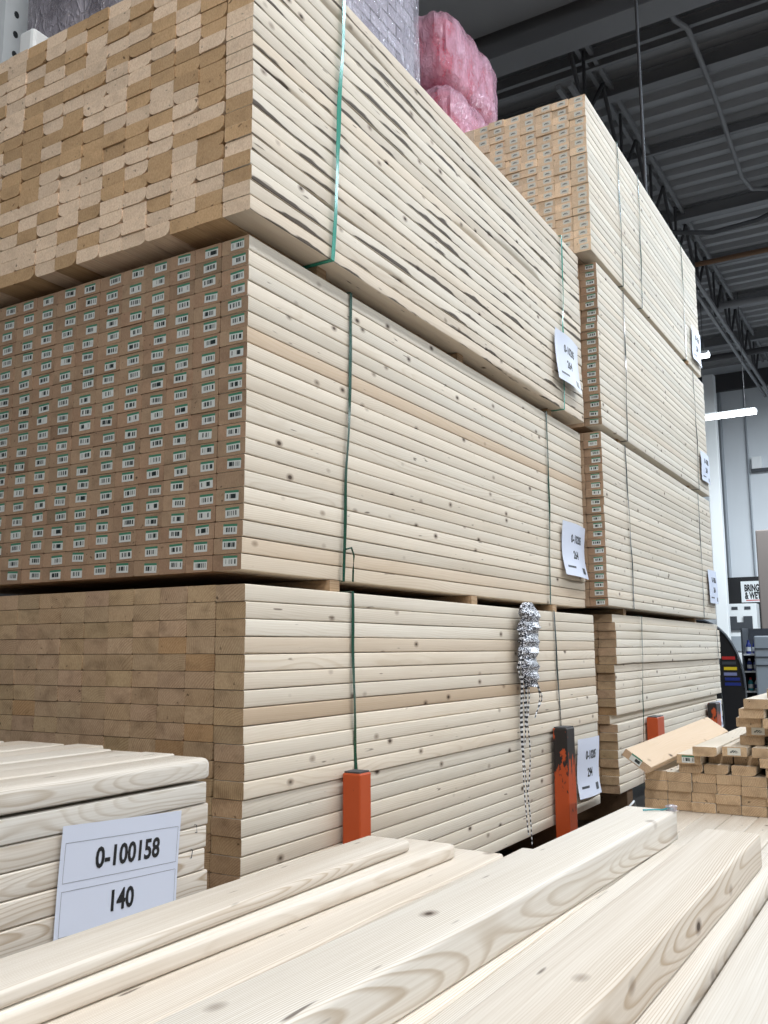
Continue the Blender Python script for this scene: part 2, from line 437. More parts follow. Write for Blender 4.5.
# middle front bundle: stickered ends
def m_tint(rnd, r, c):
    a = rnd.uniform(0.68, 0.84); k = rnd.uniform(0.94, 1.03)
    if rnd.random() < 0.08: a *= 0.8
    return (a*1.0, a*0.97*k, a*0.95*k, 1)
bundle('stickered_stud', (0.0, 0.0, 1.0), 12, TIGHT, straight_outer('stickered_stud', 'side', 'end_brown', 12, 0.0015, 0.001, wane=0.006), m_tint,
       lambda px, py, r, c: inframe(px, py),
       lambda r, c, t: f"barcoded stud end in middle front bundle, {ORD[r+1]} row up, {ORD[c+1]} column from corner",
       lambda r, c, t: f"barcoded corner stud of middle front bundle, {ORD[r+1]} row up, long side facing the aisle" if r != 5 else "corner stud without a sticker, middle front bundle, sixth row up, long side facing the aisle",
       'board', 'barcoded studs of the middle front bundle', 'side', 'end_brown', 'sticker', jit=0.0012, tones={14: 0.45, 0: 0.22, 1: 0.25, 2: 0.12, 7: 0.08}, skip={(5, 0)},
       stuff_label='rest of the studs at the far side of the middle front bundle', outset=lambda r, c: ((0.006 - 0.0015*r if r < 4 else 0.0), 0.0))
# bottom front bundle: planed plain ends
def b_tint(rnd, r, c):
    a = rnd.uniform(0.76, 0.93)
    if rnd.random() < 0.05: return (a*0.92, a*0.80, a*0.66, 1)
    return (a, a*rnd.uniform(0.95, 1.0), a*rnd.uniform(0.90, 1.0), 1)
bundle('planed_board', (-0.0414, -0.0421, 0.1597), 13, TIGHT, straight_outer('planed_board', 'side', 'end_pale', 13, 0.002, 0.0015, wane=0.010), b_tint,
       lambda px, py, r, c: inframe(px, py) and (py < 752 or px > 195) and py < 880,
       lambda r, c, t: f"plain planed board end in bottom front bundle, {ORD[NR-r]} row down, {ORD[c+1]} column from corner",
       lambda r, c, t: f"corner board of bottom front bundle, {ORD[NR-r]} row down, planed long side facing the aisle",
       'board', 'planed boards of the bottom front bundle', 'side', 'end_pale', jit=0.0018, tones={13: 0.55, 17: 0.25, 5: 0.1, 4: 0.12},
       stuff_label='rest of the boards inside the bottom front bundle',
       outset=lambda r, c: ((-0.005 if 8 < r < 12 else 0.0)*(c == 0), 0.0))
# rear stack
def r1_tint(rnd, r, c):
    a = rnd.uniform(0.82, 1.12); return (a, a*0.97, a*0.90, 1)
bundle('stamped_stud', (2.3992, -0.0896, 2.6846), 21, TIGHT, straight_outer('stamped_stud', 'side', 'end_rough', 21, 0.0015, 0.0, wane=0.004, segs=10), r1_tint,
       lambda px, py, r, c: c < 9 and py < 275 and px > 462 + (py - 125)*108/133,
       lambda r, c, t: f"stamped stud end in topmost rear bundle, {ORD[NR-r]} row down, {ORD[c+1]} column from corner",
       lambda r, c, t: f"stamped corner stud of topmost rear bundle, {ORD[NR-r]} row down, long side facing the aisle",
       'board', 'stamped studs of the topmost rear bundle', 'side', 'end_rough', 'stamp', jit=0.006, stuff_label='rest of the studs inside the topmost rear bundle')
for nm, org, sd, lev, key in (('stickered_stud', (2.4632, -0.0845, 1.8532), 22, 'second', 'upper middle'), ('stickered_stud', (2.4400, -0.0860, 1.0098), 23, 'third', 'lower middle')):
    bundle(nm, org, sd, TIGHT, straight_outer(nm, 'side', 'end_brown', sd, 0.0015, 0.0, wane=0.004, segs=10), m_tint,
           lambda px, py, r, c: c == 1 and px > 584 + 0.02*(py-430),
           lambda r, c, t, key=key: f"barcoded stud end beside the corner column, {key} rear bundle, {ORD[NR-r]} row down",
           lambda r, c, t, key=key: f"barcoded corner stud of the {key} rear bundle, {ORD[NR-r]} row down, long side facing aisle",
           'board', f'barcoded studs of the {key} rear bundle', 'side', 'end_brown', 'sticker', jit=0.006, tones={3: 0.12, 9: 0.1}, maxcol=5,
           stuff_label=f'rest of the studs inside the {key} rear bundle',
           outset=(lambda r, c: (0.0, 0.02 if r > 13 else 0.0)) if key == 'upper middle' else None)
bundle('planed_board', (2.5700, -0.0639, 0.1722), 24, TIGHT, straight_outer('planed_board', 'side', 'end_pale', 24, 0.002, 0.002, wane=0.03, segs=16), b_tint,
       lambda px, py, r, c: c == 1 and r > 6,
       lambda r, c, t: f"plain board end beside the corner column, bottom rear bundle, {ORD[NR-r]} row down",
       lambda r, c, t: f"corner board of the bottom rear bundle, {ORD[NR-r]} row down, long side facing the aisle",
       'board', 'planed boards of the bottom rear bundle', 'side', 'end_pale', jit=0.008, maxcol=5, stuff_label='rest of the boards inside the bottom rear bundle',
       outset=lambda r, c: (-0.012 if 15 <= r < 20 else (0.03 if r == 8 else 0.0), 0.0))

# spacers between the bundles and bearers under them
def spacer(x, y0, z0, z1, label, w=0.045, n=1.14):
    b = MB(); b.loft([[(px, yy, pz) for px, pz in profile(w, z1 - z0 - 0.001, radii(0.003), 3)] for yy in (0, n)], M['end_pale'])
    o = b.obj('spacer_board', (x, y0, z0 + 0.0005), smooth=38); o.color = (0.8, 0.75, 0.7, 1); o['tone'] = 0.0
    tag(o, label, 'board', 'spacer boards between bundles')
for x, w in ((0.30, 'near the front end'), (1.15, 'at mid length'), (2.02, 'near the rear end')):
    spacer(x, 0.012, 1.806, 1.8424 - 0.001, f'wooden spacer under the topmost front bundle, {w}')
    spacer(x + (-0.05 if x > 2 else 0.05), 0.0, 0.9665, 0.999, f'wooden spacer under the middle front bundle, {w}')
for x, w in ((2.8, 'near its front end'), (4.35, 'near its rear end')):
    spacer(x, -0.10 if x > 4 else -0.06, 2.6595, 2.684, f'wooden spacer under the topmost rear bundle, {w}')
    spacer(x, -0.06, 1.8165, 1.8525, f'wooden spacer under the upper middle rear bundle, {w}')
    spacer(x, -0.05, 0.9785, 1.009, f'wooden spacer under the lower middle rear bundle, {w}')
def bearer(x, label, y0=-0.02, y1=1.10, top=0.1592):
    b = MB(); b.box(-0.045, 0.045, 0, y1 - y0, 0, top, M['end_brown'])
    o = bevel(b.obj('timber_bearer', (x, y0, 0)), 0.004); o.color = (0.5, 0.46, 0.42, 1); o['tone'] = 0.0
    tag(o, label, 'bearer', 'timber bearers under the bottom bundles')
for x, w in ((0.25, 'front'), (1.15, 'middle'), (2.05, 'rear')): bearer(x, f'dark timber bearer under the {w} part of the bottom front bundle')
for x, w in ((2.85, 'front'), (4.5, 'rear')): bearer(x, f'dark timber bearer under the {w} part of the bottom rear bundle', -0.03, 0.33, 0.1718)

# ------------------------------------------------------------------ strapping
def strap(x0, x1, y0, y1, z0, z1, mat, label, w=0.011, seed=0, tail=False):
    """A closed plastic band round a bundle: up the aisle side (x0 at the bottom, x1 at the top), over, down, under."""
    y0 -= 0.0035; z0 -= 0.0025; z1 += 0.0025; y1 += 0.004
    pts = []
    n = 26
    for i in range(n+1):
        f = i/n; z = z0 + (z1-z0)*f
        bow = 0.0028*abs(math.sin(f*9 + seed))*math.sin(math.pi*f)
        pts.append((x0 + (x1-x0)*f + 0.005*math.sin(f*7+seed)*math.sin(math.pi*f), y0 - bow, z, 0.6*math.sin(f*11+seed*2)*math.sin(math.pi*f)))
    top = [(x1, y0 + (y1-y0)*k/6, z1, 0) for k in range(1, 7)]
    back = [(x1 + (x0-x1)*k/6, y1, z1 + (z0-z1)*k/6, 0) for k in range(1, 7)]
    bot = [(x0, y1 + (y0-y1)*k/6, z0, 0) for k in range(1, 6)]
    path = pts + top + back + bot
    P = [Vector(p[:3]) for p in path]; rings = []
    N = len(P); cen = Vector((0, (y0+y1)/2, (z0+z1)/2))
    for i, p in enumerate(P):
        t = (P[(i+1) % N] - P[i-1]).normalized()
        nrm = Vector((1, 0, 0)).cross(t).normalized()
        if nrm.dot(p - cen) < 0: nrm = -nrm
        ax = Vector((1, 0, 0))
        tw = path[i][3]*0.35
        a2 = ax*math.cos(tw) + nrm*math.sin(tw)
        off = abs(math.sin(tw))*w/2
        p = p + nrm*off
        th = 0.0005
        rings.append([tuple(p + a2*w/2 + nrm*th), tuple(p - a2*w/2 + nrm*th), tuple(p - a2*w/2 - nrm*th), tuple(p + a2*w/2 - nrm*th)])
    b = MB(); b.loft(rings, mat, closed=True)
    o = b.obj('strapping_band', smooth=50)
    tag(o, label, 'strap', 'plastic bands strapping the bundles')
    if tail:
        tb = MB(); zz = z0 + 0.05
        tb.tube([(x0 + 0.002, y0 - 0.006, zz + 0.035), (x0 + 0.02, y0 - 0.012, zz + 0.04), (x0 + 0.032, y0 - 0.012, zz + 0.02), (x0 + 0.028, y0 - 0.012, zz - 0.02), (x0 + 0.03, y0 - 0.01, zz - 0.05)], 0.0028, mat, 6)
        tb.obj('loose_end', parent=o, smooth=60)
    return o
TOPS = {'T': (1.8424, 2.6484), 'M': (1.0, 1.806), 'B': (0.1597, 0.9657), 'R1': (2.6846, 3.4906), 'R2': (1.8532, 2.6592), 'R3': (1.0098, 1.8158), 'R4': (0.1722, 0.9782)}
YS = {'T': -0.0420, 'M': -0.003, 'B': -0.0461, 'R1': -0.0926, 'R2': -0.0875, 'R3': -0.089, 'R4': -0.081}
def st(k, x0, x1, m, label, seed, w=0.011, tail=False, y1=None):
    strap(x0, x1, YS[k], (YS[k] + 1.19) if y1 is None else y1, TOPS[k][0], TOPS[k][1], M[m], label, w, seed, tail)
st('T', 0.292, 0.346, 'teal', 'teal band round the topmost front bundle, near its front corner', 1, 0.016)
st('T', 2.072, 2.114, 'teal', 'teal band round the topmost front bundle, passing behind its paper tag', 2, 0.013)
st('M', 0.405, 0.441, 'green', 'green band round the middle front bundle, near its front corner, with loose end', 3, 0.012, True)
st('M', 1.931, 1.957, 'green', 'green band round the middle front bundle, beside its paper tag', 4)
st('B', 0.395, 0.383, 'green', 'green band round the bottom front bundle, rising from the clean orange post', 5, 0.012)
st('B', 1.905, 1.852, 'dark', 'dark band round the bottom front bundle, rising from the scraped orange post', 6)
st('R1', 2.906, 2.912, 'green', 'dark green band nearest the front corner of the topmost rear bundle', 7)
st('R1', 3.270, 3.318, 'green', 'second dark green band from the front corner of the topmost rear bundle', 8)
st('R1', 4.336, 4.348, 'green', 'third dark green band, near the rear end of the topmost rear bundle', 9)
st('R2', 2.868, 2.914, 'dark', 'dark band near the front corner of the upper middle rear bundle', 10, y1=0.36)
st('R2', 4.519, 4.528, 'dark', 'dark band near the rear end of the upper middle rear bundle', 11, y1=0.36)
st('R3', 2.842, 2.811, 'dark', 'dark band near the front corner of the lower middle rear bundle', 12, y1=0.36)
st('R3', 4.437, 4.456, 'dark', 'dark band near the rear end of the lower middle rear bundle', 13, y1=0.36)
st('R4', 2.90, 2.998, 'green', 'thin green band near the front corner of the bottom rear bundle', 14, 0.008, y1=0.41)
st('R4', 4.93, 4.827, 'dark', 'thin dark band near the rear end of the bottom rear bundle', 15, 0.008, y1=0.41)

# ------------------------------------------------------------------ paper tags
def text_mesh(body, size, bold=0.0, depth=0.0003):
    c = bpy.data.curves.new('lettering', 'FONT'); c.body = body; c.size = size; c.offset = bold; c.align_x = 'CENTER'; c.align_y = 'CENTER'; c.extrude = depth
    c.resolution_u = 3
    o = bpy.data.objects.new('lettering_tmp', c); COL.objects.link(o)
    bpy.context.view_layer.update()
    me = bpy.data.meshes.new_from_object(o.evaluated_get(bpy.context.evaluated_depsgraph_get()))
    bpy.data.objects.remove(o); bpy.data.curves.remove(c)
    return me
def sheet_y(u, v, curl, seed):
    return -curl*(0.5*(1-math.cos(2*math.pi*(u*0.9+0.05)))*0.6 + 0.8*max(0, 0.35-v)**1.5*3 + 0.25*math.sin(v*5+seed)) - 0.001
def paper_tag(x0, y, z1, w, h, lines, label, curl=0.01, seed=0, rot=0.0, frames=(), extra=()):
    b = MB(); nu, nv = 14, 12
    vs = []
    for k in (0, 1):
        for j in range(nv+1):
            for i in range(nu+1):
                u, v = i/nu, j/nv
                vs.append((u*w, sheet_y(u, v, curl, seed) + k*0.0004, (v-1)*h))
    N = (nu+1)*(nv+1); fs = []
    for j in range(nv):
        for i in range(nu):
            a = j*(nu+1)+i
            fs.append((a, a+1, a+nu+2, a+nu+1)); fs.append((N+a, N+a+nu+1, N+a+nu+2, N+a+1))
    rim = [i for i in range(nu+1)] + [j*(nu+1)+nu for j in range(1, nv+1)] + [nv*(nu+1)+i for i in range(nu-1, -1, -1)] + [j*(nu+1) for j in range(nv-1, 0, -1)]
    for k in range(len(rim)):
        a, c = rim[k], rim[(k+1) % len(rim)]
        fs.append((a, a+N, c+N, c))
    b.add(vs, fs, M['paper'])
    o = b.obj('paper_tag', (x0, y, z1), smooth=50); o.rotation_euler = (0, rot, 0)
    tag(o, label, 'paper tag')
    def lay(me, uc, vc, name, mat, sx=1.0):
        for vert in me.vertices:
            X, Y, Z = vert.co; X *= sx
            u = uc + X/w; v = vc + Y/h
            vert.co = (u*w, sheet_y(min(1, max(0, u)), min(1, max(0, v)), curl, seed) - 0.0004 - Z, (v-1)*h)
        me.materials.clear(); me.materials.append(mat)
        me.update()
        return link(name, me, parent=o)
    for body, size, uc, vc, bold in lines: lay(text_mesh(body, size, bold), uc, vc, 'lettering', M['ink'], 0.84)
    if frames:
        fb = MB(); t = 0.0007
        for (ua, ub, va, vb) in frames:
            xs = [(ua + (ub-ua)*k/10 - 0.5)*w for k in range(11)]; za, zb = (va-0.5)*h, (vb-0.5)*h
            for k in range(10):
                for zz in (za, zb): fb.add([(xs[k], zz, 0), (xs[k+1], zz, 0), (xs[k+1], zz+t, 0), (xs[k], zz+t, 0)], [(0, 1, 2, 3)], M['greyink'])
            for k in range(6):
                q0, q1 = za + (zb-za)*k/6, za + (zb-za)*(k+1)/6
                for xx in (xs[0], xs[-1]): fb.add([(xx, q0, 0), (xx+t, q0, 0), (xx+t, q1, 0), (xx, q1, 0)], [(0, 1, 2, 3)], M['greyink'])
        lay(fb.mesh('printed_border'), 0.5, 0.5, 'printed_border', M['greyink'])
    for (uc, vc, ww, hh) in extra:
        eb = MB(); n = 6
        for k in range(n):
            eb.add([(ww*w*(k/n-0.5), -hh*h/2, 0), (ww*w*((k+1)/n-0.5), -hh*h/2, 0), (ww*w*((k+1)/n-0.5), hh*h/2, 0), (ww*w*(k/n-0.5), hh*h/2, 0)], [(0, 1, 2, 3)], M['dgrey'])
        lay(eb.mesh('printed_block'), uc, vc, 'printed_block', M['dgrey'])
    return o
small = lambda n1, n2: [(n1, 0.048, 0.55, 0.70, 0.0012), (n2, 0.048, 0.50, 0.40, 0.0014)]
ex = [(0.28, 0.17, 0.28, 0.04), (0.82, 0.14, 0.16, 0.12)]
paper_tag(1.972, -0.052, 2.178, 0.29, 0.225, small('0-10205', '264'), 'curled paper tag over the band on the topmost front bundle', 0.016, 1, 0.02, extra=ex)
paper_tag(2.085, -0.012, 1.362, 0.29, 0.232, small('0-10205', '264'), 'curled paper tag at the rear end of the middle front bundle', 0.018, 2, 0.02, extra=ex)
paper_tag(2.045, -0.056, 0.455, 0.275, 0.235, small('0-10205', '294'), 'creased paper tag beside the scraped orange post on the bottom front bundle', 0.014, 3, 0.02, extra=ex)
paper_tag(4.50, -0.102, 2.975, 0.27, 0.235, small('0-10205', '264'), 'paper tag at the rear end of the topmost rear bundle', 0.01, 4, 0.0, extra=ex)
paper_tag(4.585, -0.098, 2.125, 0.26, 0.20, small('0-10205', '264'), 'paper tag at the rear end of the upper middle rear bundle', 0.01, 5, 0.0, extra=ex)
paper_tag(4.60, -0.099, 1.33, 0.27, 0.22, small('0-10205', '264'), 'paper tag at the rear end of the lower middle rear bundle', 0.01, 6, 0.0, extra=ex)
paper_tag(4.62, -0.082, 0.475, 0.24, 0.17, small('0-10205', '294'), 'paper tag at the rear end of the bottom rear bundle, past the dark post', 0.008, 7, 0.0, extra=ex)

# ------------------------------------------------------------------ orange posts
def post(x0, w, y0, d, h, wear, label, sx=1.0):
    b = MB(); b.box(0, w, 0, d, 0.012, h, M['orange'])
    o = bevel(b.obj('rack_post', (x0, y0, 0)), 0.004); o['wear'] = wear
    tag(o, label, 'post', 'short orange rack posts')
    c = MB(); c.box(0.004, w-0.004, 0.004, d-0.004, h, h + 0.004, M['beam_d']); c.obj('cap', parent=o)
    f = MB(); f.box(-0.03, w+0.03, -0.01, d+0.004, 0, 0.012, M['orange']); q = f.obj('foot_plate', parent=o); q['wear'] = wear
post(0.325, 0.052, -0.108, 0.052, 0.520, 0.0, 'clean orange post in front of the bottom front bundle, below its green band')
post(1.775, 0.09, -0.112, 0.056, 0.520, 0.85, 'scraped orange and black post beside the creased paper tag')
post(3.03, 0.13, -0.13, 0.055, 0.480, 0.0, 'orange post in front of the bottom rear bundle, nearer its front corner')
post(4.43, 0.13, -0.135, 0.055, 0.475, 0.75, 'dark scuffed post near the rear end of the bottom rear bundle')

# ------------------------------------------------------------------ loose boards: one function
def loose(name, L, w, h, xe, y0, z0, rz, label, group, seed, side='side_fore', end='end_pale', r=0.004, tint=(1, 1, 1, 1), rx=0.0, ry=0.0, rf=None, end_round=0.0, tone=0.0, near=False, na=5, bow=0.0, segs=16):
    """near=False: xe is the far end of the board (it runs back towards -X); near=True: xe is its near end."""
    def dz(x): return bow*math.sin(math.pi*x/L)
    me = board(name, L, w, h, radii(r), M[side], M[end], segs, rf, lambda x: 0.0003*sm(x*0.8, seed), dz if bow else None, na, end_round)
    if not near:
        for v in me.vertices: v.co.x -= L
        me.update()
    o = link(name, me, (xe, y0, z0)); o.rotation_euler = (rx, ry, rz); o.color = tint; o['tone'] = tone
    tag(o, label, 'board', group)
    return o

# --- left pile (front, with the 0-100158 sheet)
LP = 'boards of the low stack bearing the big paper sheet'
ph = 0.0395
place = ['corner', 'second', 'third', 'fourth', 'fifth', 'sixth', 'seventh', 'eighth', 'ninth']
for k, (ye, xe) in enumerate(((-0.146, -0.272), (-0.058, -0.262), (0.028, -0.262), (0.114, -0.262), (0.200, -0.205), (0.286, -0.235), (0.372, -0.222), (0.458, -0.255), (0.544, -0.24))):
    loose('stack_board', 2.4, 0.083, 0.0385, xe, ye, 0.584 - 0.0015 + 0.0015*(k % 2), 0.0,
          ('corner board lying loose on top of the low stack, rounded end, above the paper sheet' if k == 0 else f'pale board on top of the low stack, {place[k]} from its aisle edge'), LP, 300+k, r=0.005 if k else 0.006,
          rf=(lambda x: ((0.004, 0.004), (0.004, 0.004), (0.004, 0.004), (0.012 if x > 1.9 else 0.007, 0.010))) if k == 0 else None, end_round=0.012 if k == 0 else 0.0)
rest = MB()
for r in range(14):
    zt = 0.577 - r*ph
    if r < 8:
        loose('stack_board', 2.4, 0.083, ph - 0.0012, -0.262 + 0.004*((r*5) % 3 - 1), -0.143 + 0.0006*((r*3) % 4), zt - ph + 0.0012, 0.0,
              f'aisle side board of the low stack, {ORD[r+2]} from the top, {"behind paper sheet" if r else "under the loose one"}', LP, 320+r, r=0.003, tone=0.0)
        for c in range(1, 9): rest.box(-2.66, -0.264, -0.142 + c*0.086, -0.142 + c*0.086 + 0.083, zt - ph + 0.001, zt, M['end_pale'])
    else:
        for c in range(0, 9): rest.box(-2.66, -0.264, -0.142 + c*0.086, -0.142 + c*0.086 + 0.083, zt - ph + 0.001, zt, M['end_pale'])
o = rest.obj('stacked_boards'); o['kind'] = 'stuff'; tag(o, 'rest of the boards inside and below the low stack', 'boards')
paper_tag(-0.597, -0.147, 0.5505, 0.262, 0.205, [('0-100158', 0.0445, 0.54, 0.72, 0.0011), ('140', 0.0445, 0.50, 0.375, 0.0011)],
          'flat white sheet reading 0-100158 and 140 stapled to the low stack', 0.003, 8, R(3.2), frames=((0.03, 0.975, 0.58, 0.87), (0.03, 0.975, 0.20, 0.52)))
# staples of the sheet and of the boards beside it
def staple(x, z, a, label):
    b = MB(); l = 0.014
    b.tube([(-l/2*math.sin(a), 0.004, -l/2*math.cos(a)), (-l/2*math.sin(a), -0.0015, -l/2*math.cos(a)), (l/2*math.sin(a), -0.0015, l/2*math.cos(a)), (l/2*math.sin(a), 0.004, l/2*math.cos(a))], 0.0008, M['dgrey'], 5)
    o = b.obj('staple', (x, -0.1445, z)); tag(o, label, 'staple', 'staples in the low stack')
staple(-0.578, 0.530, 0.6, 'staple at the upper corner of the white sheet, beside its long numbers')
staple(-0.357, 0.525, 0.1, 'staple at the other upper corner of the white sheet, nearer the board ends')
staple(-0.292, 0.497, -0.1, 'bare staple in the board end beside the white sheet, third board down')
staple(-0.303, 0.455, 0.2, 'bare staple in the board end beside the white sheet, fourth board down')

# --- foreground pile
FG = 'planks of the pile closest to the viewer'
ZB = 0.548
loose('loose_plank', 2.4, 0.064, 0.0140, -0.560, -0.742, ZB + 0.0192, R(0.0), 'thin plank lying furthest back on the closest pile, in front of the white sheet', FG, 401, r=0.005)
loose('loose_plank', 2.4, 0.082, 0.0185, -0.490, -0.770, ZB + 0.0003, R(-2.1), 'knotty thin plank under the furthest back one on the closest pile', FG, 402, r=0.005)
loose('loose_plank', 2.4, 0.0735, 0.0408, -0.228, -0.9935, ZB + 0.0006, R(-1.85), 'thick plank on the closest pile whose end carries a shred of green plastic', FG, 403, r=0.006, rf=lambda x: ((0.003, 0.003),)*3 + ((0.0045, 0.0045),))
loose('loose_plank', 2.4, 0.0670, 0.0408, -0.348, -1.1235, ZB + 0.0006, R(-0.35), 'thick plank on the closest pile with wavy cathedral grain along its front edge', FG, 404, r=0.006, rf=lambda x: ((0.003, 0.003),)*3 + ((0.005, 0.0045),))
base_rows = ((-0.7285, -0.46, 'board of the flat layer just behind the knotty thin plank'),
             (-0.8125, -0.430, 'board of the flat layer just in front of the knotty thin plank'), (-0.8975, -0.375, 'board of the flat layer along the back of the green shred plank'),
             (-0.9825, -0.300, 'board of the flat layer under the green shred plank'), (-1.0575, -0.255, 'board of the flat layer in the gap between the two thick planks'),
             (-1.1375, -0.250, 'round edged board of the flat layer, under the wavy grained plank'), (-1.2265, -0.20, 'grainy low board of the flat layer in the front corner'),
             (-1.3125, -0.20, 'outer low board of the flat layer, beside the front corner one'))
for k, (y0, xe, lab) in enumerate(base_rows):
    ww = (0.0835, 0.083, 0.0840, 0.0840, 0.0740, 0.0790, 0.0860, 0.085)[k]
    dz = (-0.003, 0, -0.0015, 0, 0, 0, -0.013, -0.013)[k]
    loose('loose_plank', 2.4, ww, 0.0384, xe, y0, ZB - 0.0384 + dz, 0.0, lab, FG, 410+k, r=0.005, tint=(1, 1, 1, 1),
          rf=(lambda x: ((0.004, 0.004),)*3 + ((0.010, 0.012),)) if k == 5 else None)
rest = MB()
for r in range(12):
    zt = ZB - 0.0384 - 0.0145 - r*0.039
    for c in range(8): rest.box(-2.64, -0.24 - 0.03*((r*5+c*3) % 4), -1.30 + c*0.083, -1.30 + c*0.083 + 0.0815, zt - 0.0382, zt, M['end_pale'])
o = rest.obj('stacked_boards'); o['kind'] = 'stuff'; tag(o, 'lower layers of the pile closest to the viewer', 'boards')
# shred of green plastic on the plank end
b = MB()
zt = ZB + 0.0414
b.tube([(-0.262, -0.955, zt + 0.002), (-0.252, -0.970, zt + 0.0025), (-0.246, -0.978, zt + 0.002), (-0.236, -0.984, zt + 0.003), (-0.230, -0.990, zt + 0.001)], 0.0012, M['teal_p'], 6)
o = b.obj('plastic_shred', smooth=60); tag(o, 'shred of green plastic on the far end of the thick plank', 'plastic shred')
b = MB()
b.loft([[(-0.234 + 0.007*math.cos(a)*k[0], -0.988 + 0.007*math.sin(a)*k[0], zt + k[1]) for a in [i*math.pi/4 for i in range(8)]] for k in ((1.2, 0.0), (1.0, 0.003), (1.3, 0.006), (0.5, 0.008))], M['film'])
b.obj('clear_scrap', parent=o, smooth=60)

# --- low flat stack under the heap at the right
LF = 'planks of the low flat stack under the heap'
for c in range(10):
    y0 = -0.550 - c*0.083
    loose('flat_plank', 3.13, 0.0815, 0.0384, 2.95 - 0.02*(c % 3), y0, 0.28 - 0.0384 - 0.001*(c % 2), 0.0, f'pale plank of the low flat stack below the heap, {ORD[c+1]} from the orange posts', LF, 500+c, r=0.004)
rest = MB()
for r in range(6):
    zt = 0.2372 - r*0.0395
    for c in range(10): rest.box(-0.20 + 0.02*(c % 3), 2.92, -0.550 - c*0.083, -0.550 - c*0.083 + 0.0815, max(0.001, zt - 0.0388), zt, M['end_pale'])
o = rest.obj('stacked_boards'); o['kind'] = 'stuff'; tag(o, 'lower layers of the low flat stack under the heap', 'boards')

# --- heap of loose boards at the right
HP = 'boards of the heap on the low flat stack'
X0, Y0, Z0, HW, HH = 1.625, -0.440, 0.2808, 0.0785, 0.0312
heap = []
for r in range(4):
    for c in range(9): heap.append((r, c + (0.06 if r < 2 else 0.0) - 0.12*(r < 2), 0.0))
heap += [(4, 1.50, 0.0), (4, 2.52, 0.0), (4, 3.62, 0), (4, 5.0, -0.02), (4, 6.0, 0), (4, 7.0, 0)]
heap += [(5, 1.48, -0.03), (5, 2.62, 0.04), (5, 3.66, 0.04), (5, 4.80, -0.03), (5, 5.85, 0), (5, 6.9, 0)]
heap += [(6, 2.26, -0.06), (6, 3.34, -0.02), (6, 4.52, -0.02), (6, 5.6, 0), (6, 6.7, 0)]
heap += [(7, 3.90, 0.06), (7, 5.1, 0.02), (7, 6.2, 0)]
heap += [(8, 4.20, 0.05), (8, 5.30, 0.0), (8, 6.4, 0)]
heap += [(9, 3.92, 0.0), (9, 5.02, -0.02), (9, 6.1, 0)]
heap += [(10, 4.12, -0.03), (10, 5.2, 0.02), (10, 6.3, 0.0)]
heap += [(11, 4.35, -0.04), (11, 5.4, 0.0)]
heap += [(12, 5.15, 0.03)]
rowname = ['bottom', 'second', 'third', 'fourth', 'fifth', 'sixth', 'seventh', 'eighth', 'ninth', 'tenth', 'eleventh', 'twelfth', 'topmost']
cnt = {}
rnd = random.Random(5)
hm = [board('heaped_board', 1.25, HW - 0.0022, HH - 0.0008, k, M['side'], M['end_pale'], 1) for k in (TIGHT + [((0.016, 0.012), s4, s4, s4)])]
sp = {(5, 1.48): 'sticker', (6, 3.34): 'stamp', (8, 4.20): 'stamp'}
for r, c, dx in heap:
    cnt[r] = cnt.get(r, 0) + 1
    jx = rnd.uniform(-0.006, 0.006)
    o = link('heaped_board', hm[int(rnd.random()*4) if r > 3 else int(rnd.random()*2.99)], (X0 + dx + jx, Y0 - c*HW - HW + 0.001, Z0 + r*HH))
    a = rnd.uniform(0.84, 1.08); o.color = (a, a*0.98, a*0.96, 1); o['tone'] = 0.0
    what = {'sticker': 'barcoded board end', 'stamp': 'stamped board end'}.get(sp.get((r, c)), 'plain board end')
    tag(o, f'{what} in the heap, {rowname[r]} layer, {ORD[cnt[r]]} from the orange posts', 'board', HP)
    if (r, c) in sp:
        s = link('barcode_sticker', sticker_mesh(sp[(r, c)]), (-0.0001, HW*0.5, HH*0.5), o)
# tilted wide board leaning on the heap
o = loose('tilted_board', 1.0, 0.100, 0.026, 1.48, -0.490, 0.412, R(-3.4), 'yellowish board tilted on its side against the heap, barcode on its end', None, 600, 'side', 'end_brown', near=True, tone=0.6, r=0.003, rx=R(34), ry=R(-2.4))
link('barcode_sticker', sticker_mesh('sticker'), (-0.0001, 0.054, 0.015), o)

# ------------------------------------------------------------------ crumpled netting hanging on the bottom front bundle
b = MB(); rings = []; n = 22
rr = random.Random(3)
for i in range(31):
    f = i/30; z = 0.985 - 0.30*f
    wx = 0.080*(1 - 0.15*f) * (1.0 + 0.07*math.sin(f*26) + 0.05*math.sin(f*57+1)) * min(1.0, 0.35 + f*6, 0.45 + (1-f)*3.5)
    wy = 0.020*(1.0 + 0.30*math.sin(f*43+1)) * min(1.0, 0.4 + f*6)
    cx = 1.505 + 0.012*math.sin(f*7)
    ring = []
    for k in range(n):
        a = 2*math.pi*k/n
        cr2 = 1 + 0.16*math.sin(3*a + f*19) + 0.14*rr.uniform(-1, 1)
        ring.append((cx + wx*math.cos(a)*cr2 - 1.505, -0.080 + wy*math.sin(a)*min(1.15, cr2) + 0.0, z - 0.985))
    rings.append(ring)
b.loft(rings, M['net'])
net = b.obj('crumpled_netting', (1.505, 0, 0.985), smooth=25)
tag(net, 'crumpled black and white netting hanging on the bottom front bundle, strands trailing down', 'netting')
